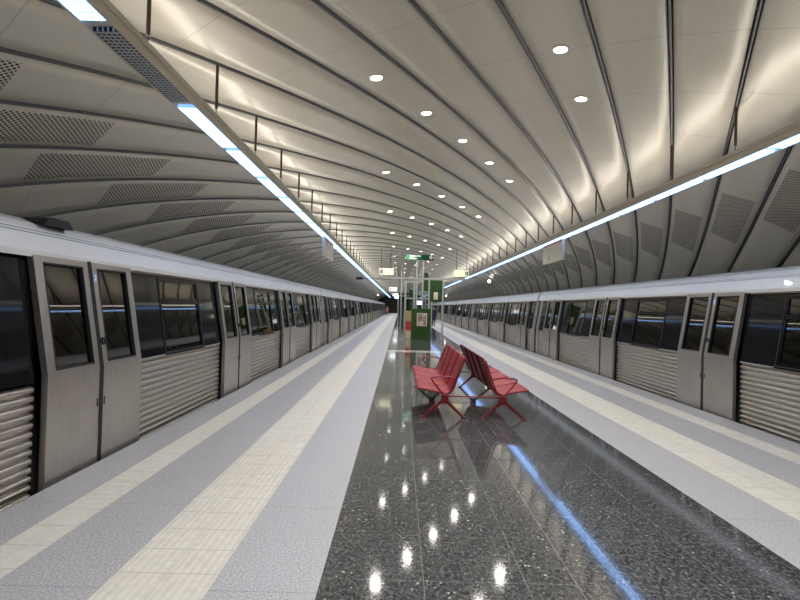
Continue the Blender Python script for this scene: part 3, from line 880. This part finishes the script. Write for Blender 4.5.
# ------------------------------------------------------------------ people
def person(name_label, x, y, rz, top, bottom, skirt=True):
    t = empty('person', (x, y, 0), rz)
    me = bpy.data.meshes.new('body')
    J = {'pel': (0,0,.92,.13,.10), 'wa': (0,0,1.06,.115,.085), 'ch': (0,.01,1.28,.145,.10), 'ne': (0,.0,1.42,.055,.055), 'he0': (0,-.01,1.50,.07,.075), 'he1': (0,-.015,1.58,.082,.095), 'he2': (0,-.005,1.655,.05,.055),
         'shl': (-.17,0,1.37,.05,.05), 'ell': (-.22,.03,1.10,.038,.038), 'wrl': (-.22,-.03,.88,.026,.026), 'hal': (-.21,-.05,.79,.03,.018),
         'shr': (.17,0,1.37,.05,.05), 'elr': (.22,.03,1.10,.038,.038), 'wrr': (.22,-.03,.88,.026,.026), 'har': (.21,-.05,.79,.03,.018),
         'hil': (-.09,0,.86,.085,.085), 'knl': (-.09,-.03,.48,.055,.055), 'anl': (-.09,.0,.09,.038,.038), 'tol': (-.10,-.14,.035,.035,.03),
         'hir': (.09,0,.86,.085,.085), 'knr': (.10,-.08,.48,.055,.055), 'anr': (.10,.08,.10,.038,.038), 'tor': (.11,-.05,.035,.035,.03)}
    E = [('pel','wa'),('wa','ch'),('ch','ne'),('ne','he0'),('he0','he1'),('he1','he2'),('ch','shl'),('shl','ell'),('ell','wrl'),('wrl','hal'),('ch','shr'),('shr','elr'),('elr','wrr'),('wrr','har'),
         ('pel','hil'),('hil','knl'),('knl','anl'),('anl','tol'),('pel','hir'),('hir','knr'),('knr','anr'),('anr','tor')]
    ks = list(J); me.from_pydata([J[k][:3] for k in ks], [(ks.index(a), ks.index(c)) for a, c in E], [])
    o = bpy.data.objects.new('body', me); COL.objects.link(o); o.parent = t
    md = o.modifiers.new('skin', 'SKIN'); md.use_smooth_shade = True
    sv = me.skin_vertices[0].data if me.skin_vertices else None
    if sv is None:
        bpy.context.view_layer.objects.active = o
        bm = bmesh.new(); bm.from_mesh(me); bm.verts.layers.skin.verify(); bm.to_mesh(me); bm.free(); sv = me.skin_vertices[0].data
    for i, k in enumerate(ks): sv[i].radius = (J[k][3], J[k][4]); sv[i].use_root = (k == 'pel')
    ss = o.modifiers.new('sub', 'SUBSURF'); ss.levels = 1; ss.render_levels = 2
    me.materials.append(M['skin'])
    def loft(name, rings, mat, n=14):
        b = MB(); vs = []
        for (cx, cy, z, rx, ry) in rings: vs += [(cx+rx*math.cos(2*PI*i/n), cy+ry*math.sin(2*PI*i/n), z) for i in range(n)]
        fs = [(r*n+i, r*n+(i+1) % n, (r+1)*n+(i+1) % n, (r+1)*n+i) for r in range(len(rings)-1) for i in range(n)]
        b.add(vs, fs, 0, True); return b.build(name, mat, t)
    loft('coat', [(0,0,.50,.20,.17),(0,0,.75,.20,.16),(0,0,.95,.185,.145),(0,0,1.1,.16,.125),(0,.01,1.28,.19,.135),(0,.01,1.38,.17,.11),(0,0,1.43,.08,.075)], top)
    for s in (-1, 1):
        b = MB(); b.tube([(s*.15,0,1.375),(s*.19,.01,1.32),(s*.23,.03,1.10),(s*.23,-.03,.88)], [.062,.066,.052,.042], 10); b.build('sleeve', top, t)
        b = MB(); kn = (-.03 if s < 0 else -.08); an = (0 if s < 0 else .08)
        b.tube([(s*.09,0,.84),(s*.095,kn,.48),(s*.095,an,.11)], [.095,.068,.055], 10); b.build('trouser_leg', bottom, t)
        b = MB(); b.tube([(s*.10,an+.06,.045),(s*.10,an-.06,.045),(s*.105,an-.17,.03)], [.042,.045,.03], 8); b.build('shoe', M['black'], t)
    bm = bmesh.new(); bmesh.ops.create_uvsphere(bm, u_segments=14, v_segments=10, radius=1)
    bmesh.ops.scale(bm, vec=(.098,.108,.115), verts=bm.verts); bmesh.ops.translate(bm, vec=(0,.022,1.60), verts=bm.verts)
    me = bpy.data.meshes.new('hair'); bm.to_mesh(me); bm.free(); me.materials.append(M['hair'])
    for p in me.polygons: p.use_smooth = True
    h = bpy.data.objects.new('hair', me); COL.objects.link(h); h.parent = t
    tag(t, name_label, 'person')
person('person in a long dark navy coat walking on the right of the moss box', 1.83, 44.5, .3, M['navy'], M['black'])
person('tiny distant person in a pink top near the far end of the left train', -3.3, 90, .0, M['pink'], M['black'])

# ------------------------------------------------------------------ camera
cam = bpy.data.cameras.new('camera'); co = bpy.data.objects.new('camera', cam); COL.objects.link(co)
cam.sensor_width = 36; cam.lens = 36*520/800; cam.clip_end = 400
pt = math.atan(6.5/520); ro = math.radians(1.5)
fwd = Vector((0, math.cos(pt), math.sin(pt))); up0 = Vector((0, -math.sin(pt), math.cos(pt))); rt0 = Vector((1, 0, 0))
up = up0*math.cos(ro)-rt0*math.sin(ro); rt = rt0*math.cos(ro)+up0*math.sin(ro)
mw = Matrix(((rt.x, up.x, -fwd.x, -1.08), (rt.y, up.y, -fwd.y, 0), (rt.z, up.z, -fwd.z, 1.6), (0,0,0,1)))
co.matrix_world = mw
sc.camera = co
# ------------------------------------------------------------------ world, colour
w = bpy.data.worlds.new('world'); sc.world = w; w.use_nodes = True
bg = w.node_tree.nodes['Background']; bg.inputs[0].default_value = (.5,.55,.6,1); bg.inputs[1].default_value = .02
sc.view_settings.view_transform = 'Standard'; sc.view_settings.look = 'None'; sc.view_settings.gamma = 1
sc.view_settings.exposure = 0.5; sc.view_settings.use_curve_mapping = False
sc.cycles.use_denoising = True
sc.cycles.max_bounces = 10; sc.cycles.diffuse_bounces = 5; sc.cycles.glossy_bounces = 5; sc.cycles.transparent_max_bounces = 12
sc.cycles.sample_clamp_indirect = 6
